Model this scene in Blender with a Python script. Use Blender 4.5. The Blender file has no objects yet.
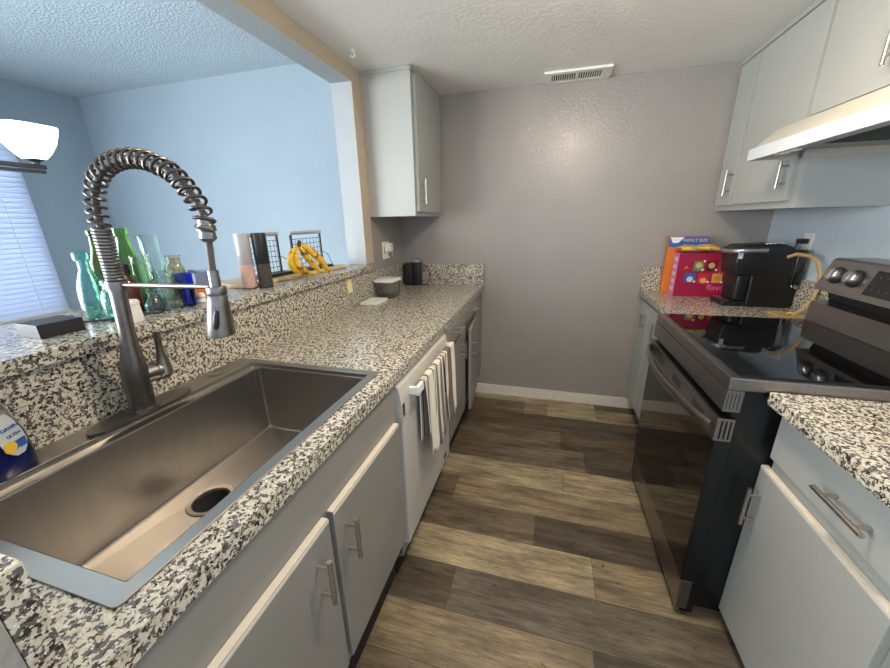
import bpy, bmesh, math, random
from mathutils import Vector, Matrix
random.seed(7)
S = bpy.context.scene
C = S.collection
pi = math.pi

# ---------------------------------------------------------------- camera
cam_d = bpy.data.cameras.new('camera'); cam = bpy.data.objects.new('camera', cam_d); C.objects.link(cam)
cam_d.sensor_fit = 'HORIZONTAL'; cam_d.sensor_width = 36.0
cam_d.lens = 355.06 / 890 * 36.0
cam_d.clip_start = 0.02
Fv = Vector((-0.26285489, 0.91540407, -0.30486505)); Rv = Vector((0.96259009, 0.27035172, -0.01817342)); Uv = Rv.cross(Fv)
cam.matrix_world = Matrix(((Rv.x, Uv.x, -Fv.x, 0.4546), (Rv.y, Uv.y, -Fv.y, -2.6905), (Rv.z, Uv.z, -Fv.z, 1.3882), (0, 0, 0, 1)))
S.camera = cam

# ---------------------------------------------------------------- world, big lights, exposure
W = bpy.data.worlds.new('world'); S.world = W; W.use_nodes = True
bg = W.node_tree.nodes['Background']
bg.inputs[0].default_value = (0.62, 0.74, 1.0, 1); bg.inputs[1].default_value = 0.9
def area(name, loc, rot, sx, sy, power, col):
    l = bpy.data.lights.new(name, 'AREA'); l.shape = 'RECTANGLE'; l.size = sx; l.size_y = sy; l.energy = power; l.color = col
    o = bpy.data.objects.new(name, l); C.objects.link(o); o.location = loc; o.rotation_euler = rot
    return o
area('daylight_window', (-3.95, -1.3, 1.45), (0, -pi/2, 0), 1.5, 1.3, 34, (0.66, 0.88, 1.0))
area('added_daylight_side', (-3.66, -3.1, 1.15), (0, -pi/2, 0), 2.0, 1.7, 40, (0.66, 0.88, 1.0))  # added light at an unseen opening, no known door there
area('added_fill_left', (-2.7, -4.0, 1.25), (math.radians(86), 0, math.radians(-74)), 2.2, 1.8, 125, (1.0, 0.985, 0.95))  # added fill out of view, brightens the right-hand doors
S.view_settings.view_transform = 'Standard'; S.view_settings.look = 'None'
S.view_settings.exposure = 0.62; S.view_settings.gamma = 1.0; S.view_settings.use_curve_mapping = False

# ---------------------------------------------------------------- materials
def lin(c):
    return tuple((x/255/12.92 if x/255 <= .04045 else ((x/255+.055)/1.055)**2.4) for x in c) + (1,)
def nodes(name):
    m = bpy.data.materials.new(name); m.use_nodes = True
    return m, m.node_tree.nodes, m.node_tree.links, m.node_tree.nodes['Principled BSDF']
def coords(N, L, scale=(1, 1, 1)):
    t = N.new('ShaderNodeTexCoord'); mp = N.new('ShaderNodeMapping'); mp.inputs['Scale'].default_value = scale
    L.new(t.outputs['Object'], mp.inputs[0]); return mp.outputs[0]
def noise(N, L, vec, scale, detail=2, rough=.5):
    n = N.new('ShaderNodeTexNoise'); n.inputs['Scale'].default_value = scale; n.inputs['Detail'].default_value = detail
    n.inputs['Roughness'].default_value = rough; L.new(vec, n.inputs['Vector']); return n.outputs[0]
def ramp(N, L, fac, stops, interp='LINEAR'):
    r = N.new('ShaderNodeValToRGB'); r.color_ramp.interpolation = interp
    while len(r.color_ramp.elements) < len(stops): r.color_ramp.elements.new(.5)
    for e, (p, c) in zip(r.color_ramp.elements, stops): e.position = p; e.color = c if len(c) == 4 else c + (1,)
    L.new(fac, r.inputs[0]); return r.outputs[0]
def mix(N, L, fac, a, b, mode='MIX'):
    m = N.new('ShaderNodeMix'); m.data_type = 'RGBA'; m.blend_type = mode
    for s, v in ((m.inputs[0], fac), (m.inputs[6], a), (m.inputs[7], b)):
        if isinstance(v, (int, float)): s.default_value = v
        elif isinstance(v, tuple): s.default_value = v
        else: L.new(v, s)
    return m.outputs[2]
def bump(N, L, B, h, strength, dist=.002):
    b = N.new('ShaderNodeBump'); b.inputs['Strength'].default_value = strength; b.inputs['Distance'].default_value = dist
    L.new(h, b.inputs['Height']); L.new(b.outputs[0], B.inputs['Normal'])
def mat(name, col, rough=.5, metal=0, spec=.5, var=.06, vs=30, bs=0, bscale=80, coat=0):
    """plain surface with a faint procedural mottling"""
    m, N, L, B = nodes(name); c = lin(col); v = coords(N, L)
    n = noise(N, L, v, vs, 3)
    d = tuple(x*(1-var) for x in c[:3]) + (1,); e = tuple(min(1, x*(1+var)) for x in c[:3]) + (1,)
    L.new(ramp(N, L, n, [(.3, d), (.7, e)]), B.inputs['Base Color'])
    B.inputs['Roughness'].default_value = rough; B.inputs['Metallic'].default_value = metal
    B.inputs['Specular IOR Level'].default_value = spec; B.inputs['Coat Weight'].default_value = coat
    if bs: bump(N, L, B, noise(N, L, v, bscale, 3, .6), bs)
    return m
def brushed(name, col, rough, axis=(4, 4, 300), var=.1):
    m, N, L, B = nodes(name); c = lin(col); n = noise(N, L, coords(N, L, axis), 1.0, 3)
    L.new(ramp(N, L, n, [(.3, tuple(x*(1-var) for x in c[:3])), (.7, tuple(min(1, x*(1+var)) for x in c[:3]))]), B.inputs['Base Color'])
    B.inputs['Metallic'].default_value = 1; B.inputs['Roughness'].default_value = rough
    bump(N, L, B, n, .05, .001); return m
def glass(name, col, rough=.03, bscale=0, alpha=None):
    m, N, L, B = nodes(name); B.inputs['Base Color'].default_value = lin(col); B.inputs['Transmission Weight'].default_value = 1
    B.inputs['Roughness'].default_value = rough; B.inputs['IOR'].default_value = 1.45
    if bscale: bump(N, L, B, noise(N, L, coords(N, L), bscale, 2), .5, .003)
    return m
def emis(name, col, s, base=(230, 230, 230)):
    m, N, L, B = nodes(name); B.inputs['Base Color'].default_value = lin(base)
    B.inputs['Emission Color'].default_value = lin(col); B.inputs['Emission Strength'].default_value = s
    return m
def wall_mat(name, col, rough, bs, sc, dist=.003):
    m, N, L, B = nodes(name); c = lin(col); v = coords(N, L)
    n = noise(N, L, v, 3, 4)
    L.new(ramp(N, L, n, [(.3, tuple(x*.97 for x in c[:3])), (.7, tuple(min(1, x*1.03) for x in c[:3]))]), B.inputs['Base Color'])
    B.inputs['Roughness'].default_value = rough
    h = ramp(N, L, noise(N, L, v, sc, 3, .55), [(.42, (0, 0, 0)), (.62, (1, 1, 1))])
    bump(N, L, B, h, bs, dist); return m
def granite():
    m, N, L, B = nodes('speckled_granite'); v = coords(N, L)
    base = ramp(N, L, noise(N, L, v, 60, 3), [(.35, lin((190, 181, 162))), (.55, lin((210, 203, 186))), (.7, lin((182, 167, 142)))])
    wv = N.new('ShaderNodeVectorMath'); wv.operation = 'ADD'; L.new(v, wv.inputs[0])
    off = N.new('ShaderNodeVectorMath'); off.operation = 'SCALE'; off.inputs[3].default_value = .012
    nn = N.new('ShaderNodeTexNoise'); nn.inputs['Scale'].default_value = 90; L.new(v, nn.inputs['Vector'])
    L.new(nn.outputs[1], off.inputs[0]); L.new(off.outputs[0], wv.inputs[1])
    g1 = ramp(N, L, noise(N, L, wv.outputs[0], 95, 2, .6), [(.515, (0, 0, 0)), (.55, (1, 1, 1))])
    col = mix(N, L, g1, base, lin((98, 92, 86)))
    v2 = coords(N, L, (1.03, .97, 1.1)); 
    g2 = ramp(N, L, noise(N, L, v2, 125, 2, .6), [(.56, (0, 0, 0)), (.60, (1, 1, 1))])
    col = mix(N, L, g2, col, lin((54, 48, 45)))
    g3 = ramp(N, L, noise(N, L, v2, 230, 1), [(.66, (0, 0, 0)), (.70, (1, 1, 1))])
    col = mix(N, L, g3, col, lin((228, 222, 210)))
    L.new(col, B.inputs['Base Color']); B.inputs['Roughness'].default_value = .16
    B.inputs['Specular IOR Level'].default_value = .55
    return m
def floor_mat():
    m, N, L, B = nodes('weathered_plank_floor')
    a = N.new('ShaderNodeVertexColor'); a.layer_name = 'tone'
    t = N.new('ShaderNodeTexCoord'); mp = N.new('ShaderNodeMapping'); mp.inputs['Scale'].default_value = (2.2, 26, 1)
    addv = N.new('ShaderNodeVectorMath'); addv.operation = 'ADD'
    L.new(t.outputs['Object'], addv.inputs[0])
    sc = N.new('ShaderNodeVectorMath'); sc.operation = 'SCALE'; sc.inputs[3].default_value = 40; L.new(a.outputs[0], sc.inputs[0])
    L.new(sc.outputs[0], addv.inputs[1]); L.new(addv.outputs[0], mp.inputs[0])
    grain = noise(N, L, mp.outputs[0], 1.6, 6, .62)
    v2 = coords(N, L, (1.2, 4.0, 1)); blot = noise(N, L, v2, 3.0, 4, .6)
    c = mix(N, L, 1.0, a.outputs[0], ramp(N, L, grain, [(.28, (.45, .43, .40)), (.5, (.98, .98, .97)), (.72, (1.4, 1.38, 1.32))]), 'MULTIPLY')
    c = mix(N, L, 1.0, c, ramp(N, L, blot, [(.32, (.58, .56, .54)), (.5, (1.0, 1.0, 1.0)), (.68, (1.4, 1.36, 1.28))]), 'MULTIPLY')
    fine = noise(N, L, coords(N, L, (5, 50, 1)), 3.0, 6, .8)
    c = mix(N, L, 1.0, c, ramp(N, L, fine, [(.34, (.55, .53, .50)), (.5, (1, 1, 1)), (.66, (1.32, 1.3, 1.25))]), 'MULTIPLY')
    scr = ramp(N, L, noise(N, L, coords(N, L, (4, 16, 1)), 3.2, 8, .85), [(.585, (0, 0, 0)), (.66, (.85, .85, .85))])
    c = mix(N, L, scr, c, lin((62, 52, 42)))
    knot = ramp(N, L, noise(N, L, coords(N, L, (14, 24, 1)), 1.0, 3, .6), [(.68, (0, 0, 0)), (.73, (.8, .8, .8))])
    c = mix(N, L, knot, c, lin((48, 40, 32)))
    L.new(c, B.inputs['Base Color']); B.inputs['Roughness'].default_value = .42
    bump(N, L, B, grain, .25, .002); return m
def stripes(name, cols, axis, scale):
    """woven stripes along one axis"""
    m, N, L, B = nodes(name); t = N.new('ShaderNodeTexCoord'); s = N.new('ShaderNodeSeparateXYZ'); L.new(t.outputs['Object'], s.inputs[0])
    w = N.new('ShaderNodeMath'); w.operation = 'MULTIPLY_ADD'; w.inputs[1].default_value = scale; w.inputs[2].default_value = 7.5
    L.new(s.outputs[axis], w.inputs[0]); f = N.new('ShaderNodeMath'); f.operation = 'FRACT'; L.new(w.outputs[0], f.inputs[0])
    L.new(ramp(N, L, f.outputs[0], cols, 'CONSTANT'), B.inputs['Base Color']); B.inputs['Roughness'].default_value = .95
    bump(N, L, B, noise(N, L, coords(N, L), 400, 2), .3, .002); return m

M = dict(
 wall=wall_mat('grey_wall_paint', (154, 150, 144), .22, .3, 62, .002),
 wall_r=wall_mat('window_lit_wall_paint', (190, 202, 210), .5, .25, 45),  # right wall: window light put into a lighter, bluer paint
 wall_d=wall_mat('white_dining_wall_paint', (162, 178, 188), .7, .15, 40),
 wall_h=wall_mat('white_opening_lining', (170, 176, 178), .6, .2, 50),
 ceil=wall_mat('painted_ceiling', (236, 234, 228), .6, .22, 45),
 ceil_d=wall_mat('textured_white_ceiling', (196, 210, 218), .85, .6, 75, .005),
 cream=wall_mat('cream_trim_paint', (186, 172, 152), .5, .12, 50),
 base=mat('white_trim_paint', (226, 220, 208), .4),
 granite=granite(), floor=floor_mat(),
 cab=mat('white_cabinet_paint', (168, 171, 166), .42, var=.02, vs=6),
 cab_shaded=mat('shaded_white_cabinet_paint', (136, 133, 127), .42, var=.02, vs=6),  # left base units: same cabinet paint with their shade put into the colour
 edge=mat('raw_cream_door_edge', (220, 212, 196), .5),
 dark=mat('dark_gap', (30, 28, 26), .8),
 nickel=brushed('brushed_nickel', (190, 184, 176), .3, (60, 60, 60)),
 steel=brushed('brushed_stainless_sink', (174, 169, 162), .36, (6, 40, 6), .03),
 steelr=brushed('brushed_stainless_range', (150, 145, 142), .3, (200, 3, 3)),
 faucet=brushed('spot_resist_nickel', (138, 134, 130), .33, (50, 50, 50)),
 spring=brushed('dark_nickel_spring', (100, 93, 88), .34, (50, 50, 50)),
 hose=mat('grey_rubber_hose', (84, 80, 76), .5),
 black=mat('black_plastic', (22, 22, 24), .35), blackg=mat('gloss_black_glass', (8, 8, 9), .04, spec=.7, var=0),
 blackm=mat('black_enamel_side', (20, 21, 24), .3, bs=.15, bscale=40), blacks=mat('satin_black_metal', (28, 28, 31), .45),
 white=mat('white_plastic', (236, 234, 226), .35), offw=mat('off_white_enamel', (200, 205, 210), .3, var=.01),
 hoodtop=mat('cream_white_enamel', (184, 180, 166), .35, var=.02), dw=mat('white_dishwasher_enamel', (192, 189, 182), .3, var=.01),
 slot=mat('vent_shadow_grey', (46, 44, 42), .7), clear=glass('clear_glass', (235, 245, 242), .02),
 aqua=glass('aqua_glass', (196, 240, 234), .05, 60), aqua2=glass('pale_aqua_glass', (214, 242, 240), .08, 160),
 green=glass('green_glass', (176, 212, 150), .05), olive=glass('olive_green_glass', (160, 190, 110), .05),
 brown=mat('brown_glazed_bottle', (84, 40, 34), .12), blue=glass('cobalt_glass', (70, 120, 255), .08),
 smoke=glass('smoky_clear_glass', (232, 238, 236), .05, 90), plastic=glass('clear_plastic', (238, 240, 242), .2),
 salt=mat('pink_salt_crystals', (205, 165, 150), .7, var=.25, vs=220), pepper=mat('peppercorns', (70, 64, 60), .7, var=.6, vs=240),
 millw=mat('satin_grey_mill_top', (175, 170, 172), .3), cork=mat('cork_and_shell_bits', (196, 180, 150), .8, var=.4, vs=90),
 ban=None, wood=mat('pale_bamboo', (178, 148, 102), .5, var=.12, vs=12), board=mat('light_maple_board', (216, 190, 156), .5, var=.1, vs=10),
 note=mat('yellow_paper_note', (226, 218, 160), .8), navy=mat('blue_dish_soap', (16, 26, 84), .12), lab=mat('pale_label', (200, 205, 205), .4),
 yel=mat('yellow_print', (236, 196, 60), .5), bluep=mat('blue_print', (40, 90, 170), .5), red=mat('crimson_carton', (150, 16, 58), .4, var=.04),
 redd=mat('red_print', (196, 40, 48), .5), pink=mat('pink_print', (226, 110, 160), .5), greenp=mat('green_print', (84, 140, 90), .5),
 gold=mat('gold_print', (206, 160, 100), .5), orange=mat('orange_carton', (214, 120, 40), .5), choc=mat('chocolate_print', (60, 26, 24), .5),
 blind=None, chan=mat('pewter_chandelier_metal', (78, 80, 86), .4, metal=.6), shade=emis('lit_frosted_glass', (222, 244, 255), 3.4),
 knob=brushed('polished_knob', (190, 190, 192), .34, (40, 40, 40)), bulb=emis('warm_lit_diffuser', (255, 236, 212), 58),
 tray=mat('slate_blue_plastic', (120, 135, 165), .5), disp=mat('control_glyphs', (150, 152, 156), .5),
)
m, N, L, B = nodes('banana_peel'); M['ban'] = m
c = ramp(N, L, noise(N, L, coords(N, L, (1, 1, 1)), 26, 4, .65), [(.42, lin((222, 178, 44))), (.56, lin((200, 154, 40))), (.62, lin((92, 66, 30)))])
L.new(c, B.inputs['Base Color']); B.inputs['Roughness'].default_value = .5
m, N, L, B = nodes('translucent_blind_slat'); M['blind'] = m
B.inputs['Base Color'].default_value = lin((232, 234, 240)); B.inputs['Roughness'].default_value = .5
tr = N.new('ShaderNodeBsdfTranslucent'); tr.inputs[0].default_value = lin((222, 222, 238)); ms = N.new('ShaderNodeMixShader'); ms.inputs[0].default_value = .55
L.new(B.outputs[0], ms.inputs[1]); L.new(tr.outputs[0], ms.inputs[2]); L.new(ms.outputs[0], N['Material Output'].inputs[0])
M['towel'] = stripes('grey_striped_towel', [(0, lin((228, 220, 204))), (.22, lin((120, 112, 104))), (.36, lin((228, 220, 204))), (.5, lin((128, 118, 108))), (.56, lin((228, 220, 204))), (.64, lin((112, 102, 94))), (.8, lin((225, 216, 200)))], 1, 9)
M['towel2'] = stripes('beige_towel_with_grey_bands', [(0, lin((224, 214, 196))), (.12, lin((118, 106, 98))), (.2, lin((220, 210, 194))), (.3, lin((110, 100, 92))), (.62, lin((226, 217, 200)))], 1, 5.2)

# ---------------------------------------------------------------- mesh helpers
def bx(bm, x0, x1, y0, y1, z0, z1, bev=0, seg=2, rot=None):
    r = bmesh.ops.create_cube(bm, size=1)['verts']
    bmesh.ops.scale(bm, vec=(abs(x1-x0), abs(y1-y0), abs(z1-z0)), verts=r)
    if bev:
        es = list({e for v in r for e in v.link_edges})
        g = bmesh.ops.bevel(bm, geom=es, offset=bev, segments=seg, affect='EDGES', profile=.6)
        r = list({v for f in g['faces'] for v in f.verts} | {v for v in r if v.is_valid})
    if rot is not None: bmesh.ops.rotate(bm, cent=(0, 0, 0), matrix=rot, verts=r)
    bmesh.ops.translate(bm, vec=((x0+x1)/2, (y0+y1)/2, (z0+z1)/2), verts=r); return r
def lathe(bm, prof, cx=0, cy=0, n=32, z0=0, sx=1, sy=1, M4=None, power=None, cap0=True):
    rings = []
    for r, z in prof:
        ring = []
        for i in range(n):
            a = 2*pi*i/n; k = 1
            if power: k = 1/(abs(math.cos(a))**power + abs(math.sin(a))**power)**(1/power)
            p = Vector((r*k*sx*math.cos(a), r*k*sy*math.sin(a), z))
            if M4 is not None: p = M4 @ p
            ring.append(bm.verts.new(p + Vector((cx, cy, z0))))
        rings.append(ring)
    for a, b in zip(rings, rings[1:]):
        for i in range(n):
            j = (i+1) % n; bm.faces.new((a[i], a[j], b[j], b[i]))
    if cap0 and prof[0][0] > 1e-5: bm.faces.new(list(reversed(rings[0])))
    if prof[-1][0] > 1e-5: bm.faces.new(rings[-1])
def tube(bm, pts, rad, n=12, cap=True, flat=None):
    pts = [Vector(p) for p in pts]; rings = []; up = None
    for i, p in enumerate(pts):
        t = (pts[min(i+1, len(pts)-1)] - pts[max(i-1, 0)]).normalized()
        if up is None:
            up = Vector((0, 0, 1)) if abs(t.z) < .9 else Vector((0, 1, 0))
        s = t.cross(up).normalized(); up = s.cross(t).normalized()
        r = rad[i] if isinstance(rad, (list, tuple)) else rad
        ring = []
        for k in range(n):
            a = 2*pi*k/n; ca, sa = math.cos(a)*r, math.sin(a)*r
            if flat: ca *= flat[0]; sa *= flat[1]
            ring.append(bm.verts.new(p + s*ca + up*sa))
        rings.append(ring)
    for a, b in zip(rings, rings[1:]):
        for k in range(n):
            j = (k+1) % n; bm.faces.new((a[k], a[j], b[j], b[k]))
    if cap: bm.faces.new(list(reversed(rings[0]))); bm.faces.new(rings[-1])
def prism(bm, poly, axis, a, b):
    """extrude polygon (list of 2D) along axis from a to b; the 2D coords are the other two axes in order"""
    def P(u, v, w):
        return {'x': (w, u, v), 'y': (u, w, v), 'z': (u, v, w)}[axis]
    A = [bm.verts.new(P(u, v, a)) for u, v in poly]; Bv = [bm.verts.new(P(u, v, b)) for u, v in poly]
    bm.faces.new(A); bm.faces.new(list(reversed(Bv)))
    for i in range(len(poly)):
        j = (i+1) % len(poly); bm.faces.new((A[i], Bv[i], Bv[j], A[j]))
def obj(name, bm, m, parent=None, loc=None, smooth=False, sub=0):
    """ONE mesh object. with a parent: verts are given in the same frame as the parent's own verts"""
    bmesh.ops.recalc_face_normals(bm, faces=bm.faces)
    me = bpy.data.meshes.new(name); bm.to_mesh(me); bm.free()
    mm = M[m] if isinstance(m, str) else m; me.materials.append(mm)
    if smooth:
        me.polygons.foreach_set('use_smooth', [True]*len(me.polygons)); me.update()
        try: me.set_sharp_from_angle(angle=math.radians(38))
        except Exception: pass
    o = bpy.data.objects.new(name, me); C.objects.link(o)
    if loc: o.location = loc
    if parent: o.parent = parent
    if sub:
        md = o.modifiers.new('sub', 'SUBSURF'); md.levels = sub; md.render_levels = sub
    return o
def nb(): return bmesh.new()
def BX(*a, **k):
    b = nb(); bx(b, *a, **k); return b
def thing(name, label, cat, loc, rotz=0, group=None):
    o = bpy.data.objects.new(name, None); C.objects.link(o); o.location = loc; o.rotation_euler = (0, 0, rotz); o.empty_display_size = .05
    o['label'] = label; o['category'] = cat
    if group: o['group'] = group
    return o
def tag(o, label, cat, group=None):
    o['label'] = label; o['category'] = cat
    if group: o['group'] = group
    return o
def struct(name, bm, m):
    o = obj(name, bm, m); o['kind'] = 'structure'; return o
def text(name, body, size, m, parent, matrix, extrude=.0004, xs=1):
    cu = bpy.data.curves.new(name, 'FONT'); cu.body = body; cu.size = size; cu.extrude = extrude; cu.align_x = 'CENTER'; cu.align_y = 'CENTER'
    t = bpy.data.objects.new(name, cu); C.objects.link(t)
    bpy.context.view_layer.update()
    me = bpy.data.meshes.new_from_object(t.evaluated_get(bpy.context.evaluated_depsgraph_get()))
    bpy.data.objects.remove(t); me.materials.clear(); me.materials.append(M[m])
    me.transform(matrix @ Matrix.Diagonal((xs, 1, 1, 1)))
    o = bpy.data.objects.new(name, me); C.objects.link(o); o.parent = parent; return o
def axes(o, xa, ya):
    """matrix placing text with its x along xa and its y along ya at o"""
    xa = Vector(xa).normalized(); ya = Vector(ya).normalized(); za = xa.cross(ya)
    return Matrix(((xa.x, ya.x, za.x, o[0]), (xa.y, ya.y, za.y, o[1]), (xa.z, ya.z, za.z, o[2]), (0, 0, 0, 1)))
def bar_handle(parent, p0, p1, out, r=.006, stand=.032, inset=.18, name='handle', rp=.0045):
    p0, p1, out = Vector(p0), Vector(p1), Vector(out)
    b = nb(); tube(b, [p0 + out*stand, p1 + out*stand], r, 14)
    for k in (inset, 1-inset):
        q = p0.lerp(p1, k); tube(b, [q, q + out*stand], rp, 10)
    return obj(name, b, 'nickel', parent, smooth=True)

# ================================================================ SETTING
ZC, ZD = 2.199, 2.45
XW, XR, XO = -.646, 1.741, -3.52
YN = -4.6
# floor of planks
def make_floor():
    bm = nb(); lay = bm.loops.layers.float_color.new('tone')
    tones = dict(L=(152, 140, 114), T=(132, 119, 95), M=(104, 92, 75), D=(84, 75, 63), G=(100, 92, 80), B=(90, 77, 61))
    edges = [.02, -.095, -.27, -.467, -.663, -.86, -1.055, -1.24, -1.415, -1.60, -1.78]
    while edges[-1] > YN: edges.append(edges[-1]-.18)
    fixed = {0: [(.877, 'L'), (9, 'D')], 1: [(.36, 'M'), (.53, 'T'), (.877, 'L'), (9, 'T')], 2: [(-.2, 'M'), (.75, 'B'), (9, 'D')], 3: [(.62, 'M'), (9, 'B')],
             4: [(.75, 'M'), (9, 'D')], 5: [(.62, 'L'), (9, 'L')], 6: [(.055, 'M'), (9, 'T')], 7: [(.482, 'M'), (9, 'D')],
             8: [(.72, 'L'), (9, 'T')], 9: [(.172, 'D'), (9, 'G')], 10: [(.69, 'T'), (9, 'D')], 11: [(.3, 'M'), (9, 'G')]}
    for i in range(len(edges)-1):
        y1, y0 = edges[i], edges[i+1]
        x = XO; segs = []
        xs = []
        q = XO + random.uniform(.2, 1.0)
        while q < -.8: xs.append((q, random.choice('LTMDGB'))); q += 1.22
        if i in fixed: xs += fixed[i]
        else:
            q = random.uniform(-.4, .7)
            while q < 1.8: xs.append((q, random.choice('LTMDGB'))); q += 1.22
            xs.append((9, 'M'))
        for x1, t in xs:
            x1 = min(x1, XR); 
            if x1 <= x + .01: continue
            g = .0008; c = tones[t]; j = random.uniform(.93, 1.07)
            r = [bm.verts.new(p) for p in ((x+g, y0+g, 0), (x1-g, y0+g, 0), (x1-g, y1-g, 0), (x+g, y1-g, 0))]
            f = bm.faces.new(r)
            for l in f.loops: l[lay] = tuple(min(1, k*j) for k in lin(c)[:3]) + (1,)
            x = x1
    bx(bm, XO-.1, XR+.1, YN, .1, -.08, -.001)
    for f in bm.faces:
        for l in f.loops:
            if l[lay][3] == 0 or l.vert.co.z < -.0005: l[lay] = (.02, .016, .012, 1)
    return struct('floor', bm, 'floor')
make_floor()
struct('ceiling', BX(XW-.119, XR+.1, YN, .1, ZC, ZC+.3), 'ceil')
struct('ceiling_dining', BX(XO-.1, XW-.119, YN, .1, ZD, ZD+.1), 'ceil_d')
struct('wall_back', BX(XW-.119, XR+.1, 0, .1, -.02, ZC), 'wall')
struct('wall_right', BX(XR, XR+.1, YN, 0, -.02, ZC), 'wall_r')
struct('wall_dining_far', BX(XO-.1, XW-.119, -.141, .1, -.02, ZD), 'wall_d')
struct('wall_left', BX(XW-.119, XW-.0005, -.62, 0, 0, ZC), 'wall')
struct('wall_half_height', BX(XW-.119, XW-.0005, -2.72, -.62, 0, 1.092), 'wall')
# header beam and opening jamb in cream paint
b = nb(); bx(b, XW-.119, XW+.001, YN, -.54, 2.122, ZC-.0005); bx(b, XW-.119, XW+.001, -.645, -.54, 1.132, 2.122)
bx(b, XW-.119, XW-.1185, YN, -.54, ZC-.0005, ZD)
struct('wall_header', b, 'wall_h')
b = nb(); bx(b, XW+.001, XW+.009, YN, -.548, 2.122, ZC-.0005); bx(b, XW+.001, XW+.009, -.645, -.545, 1.132, 2.122); struct('trim_1', b, 'cream')
# dining window wall with the window opening and an unseen one added to admit light
b = nb()
wy0, wy1, wz0, wz1 = -1.95, -.69, .70, 2.05
bx(b, XO-.1, XO, wy1, .1, 0, ZD); bx(b, XO-.1, XO, wy0, wy1, 0, wz0); bx(b, XO-.1, XO, wy0, wy1, wz1, ZD); bx(b, XO-.1, XO, -2.2, wy0, 0, ZD)
bx(b, XO-.1, XO, -4.0, -2.2, 2.1, ZD); bx(b, XO-.1, XO, YN, -4.0, 0, ZD)
struct('wall_window_side', b, 'wall_d')
b = nb(); bx(b, .02, 1.741, -.012, 0, 0, .082, .003); bx(b, -.06, .02, -.012, 0, 0, .082, .003)
struct('baseboard_back', b, 'base')
# window
wr = nb()
for a in ((wy0, wy0+.045, wz0, wz1), (wy1-.045, wy1, wz0, wz1), (wy0, wy1, wz0, wz0+.045), (wy0, wy1, wz1-.045, wz1), (-1.34, -1.30, wz0, wz1)):
    bx(wr, XO-.09, XO-.05, a[0], a[1], a[2], a[3])
bx(wr, XO-.1, XO+.03, wy0-.03, wy1+.02, wz0-.03, wz0)
wo = struct('window_1', wr, 'base')
pg = obj('pane', BX(XO-.072, XO-.068, wy0+.04, wy1-.04, wz0+.04, wz1-.04), 'clear', wo)
# blinds: headrail, slats, bottom rail, ladder cords
bl = thing('window_blinds', 'white horizontal slat blinds lowered over the dining room window', 'blinds', (XO+.03, (wy0+wy1)/2, wz0))
hw = (wy1-wy0)/2-.006
b = nb(); n = int((wz1-wz0-.09)/.037)
R = Matrix.Rotation(math.radians(68), 3, 'Y')
for i in range(n): bx(b, -.024, .024, -hw, hw, .042+i*.037, .0445+i*.037, rot=R)
obj('slats', b, 'blind', bl)
obj('headrail', BX(-.028, .028, -hw, hw, wz1-wz0-.05, wz1-wz0-.004, .003), 'base', bl)
obj('bottom_rail', BX(-.022, .022, -hw, hw, .004, .022, .003), 'base', bl)
b = nb()
for y in (-.45, 0, .45): tube(b, [(.024, y, .02), (.024, y, wz1-wz0-.03)], .0015, 6)
obj('ladder_cord', b, 'white', bl)
# ceiling vent
v = thing('ceiling_vent', 'white louvred ceiling register against the back wall', 'vent', (.555, -.098, ZC-.001))
b = nb()
for a in ((-.185, .185, -.093, -.058), (-.185, .185, .058, .095), (-.185, -.145, -.06, .06), (.135, .185, -.06, .06), (-.008, .008, -.06, .06)): bx(b, *a, -.012, 0)
obj('frame', b, 'white', v); obj('duct_opening', BX(-.15, .15, -.06, .06, -.003, -.001), 'dark', v)
b = nb()
for i in range(22): x = -.137+i*.0129; bx(b, x-.0028, x+.0028, -.058, .058, -.011, -.004)
obj('louvres', b, 'white', v)
# small ceiling hook
b = nb(); lathe(b, [(.012, 0), (.012, -.004), (.006, -.008), (.001, -.009)], n=16)
tube(b, [(0, 0, -.006), (.004, 0, -.016), (.010, -.006, -.026), (.004, -.012, -.036), (-.008, -.012, -.032), (-.012, -.012, -.024)], .0028, 8)
tag(obj('ceiling_hook', b, 'white', loc=(-.538, -.786, ZC), smooth=True), 'tiny white hook on the kitchen ceiling near the header beam', 'hook')
# kitchen ceiling lamp (out of frame, lights the room)
cl = thing('ceiling_light', 'round semi-flush ceiling lamp in the kitchen', 'light', (.60, -1.58, ZC))
b = nb(); lathe(b, [(.06, 0), (.06, -.02), (.012, -.026), (.012, -.075), (.001, -.075)], n=32); obj('canopy', b, 'nickel', cl, smooth=True)
b = nb(); lathe(b, [(.001, -.075), (.13, -.076), (.14, -.080), (.135, -.095), (.10, -.118), (.05, -.130), (.001, -.133)], n=40); obj('diffuser', b, 'bulb', cl, smooth=True)

# ================================================================ LEFT COUNTER
YS0, YS1 = -2.492, -1.716           # sink rim
b = nb(); z0, z1 = .876, .914
YE = -2.55
bx(b, XW, 0, YS1-.012, 0, z0, z1); bx(b, XW, 0, YE, YS0+.012, z0, z1)
bx(b, -.066, 0, YS0+.012, YS1-.012, z0, z1); bx(b, XW, -.60, YS0+.012, YS1-.012, z0, z1)
wt = thing('kitchen_worktop', 'speckled granite worktop around the sink along the left wall', 'countertop', (-.32, -1.3, .876))
def shift(bm, loc): bmesh.ops.translate(bm, vec=-Vector(loc), verts=bm.verts); return bm
def P(name, bm, m, parent, **k):      # part given in world coordinates
    shift(bm, parent.location); return obj(name, bm, m, parent, **k)
bmesh.ops.remove_doubles(b, verts=b.verts, dist=1e-5)
P('slab', b, 'granite', wt)
P('backsplash', BX(XW, -.621, YE, -.64, .914, 1.094), 'granite', wt)
P('backsplash', BX(XW, -.621, -.64, 0, .914, 1.078, .002), 'granite', wt)
P('backsplash', BX(-.621, -.001, -.024, 0, .914, 1.068, .002), 'granite', wt)
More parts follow.
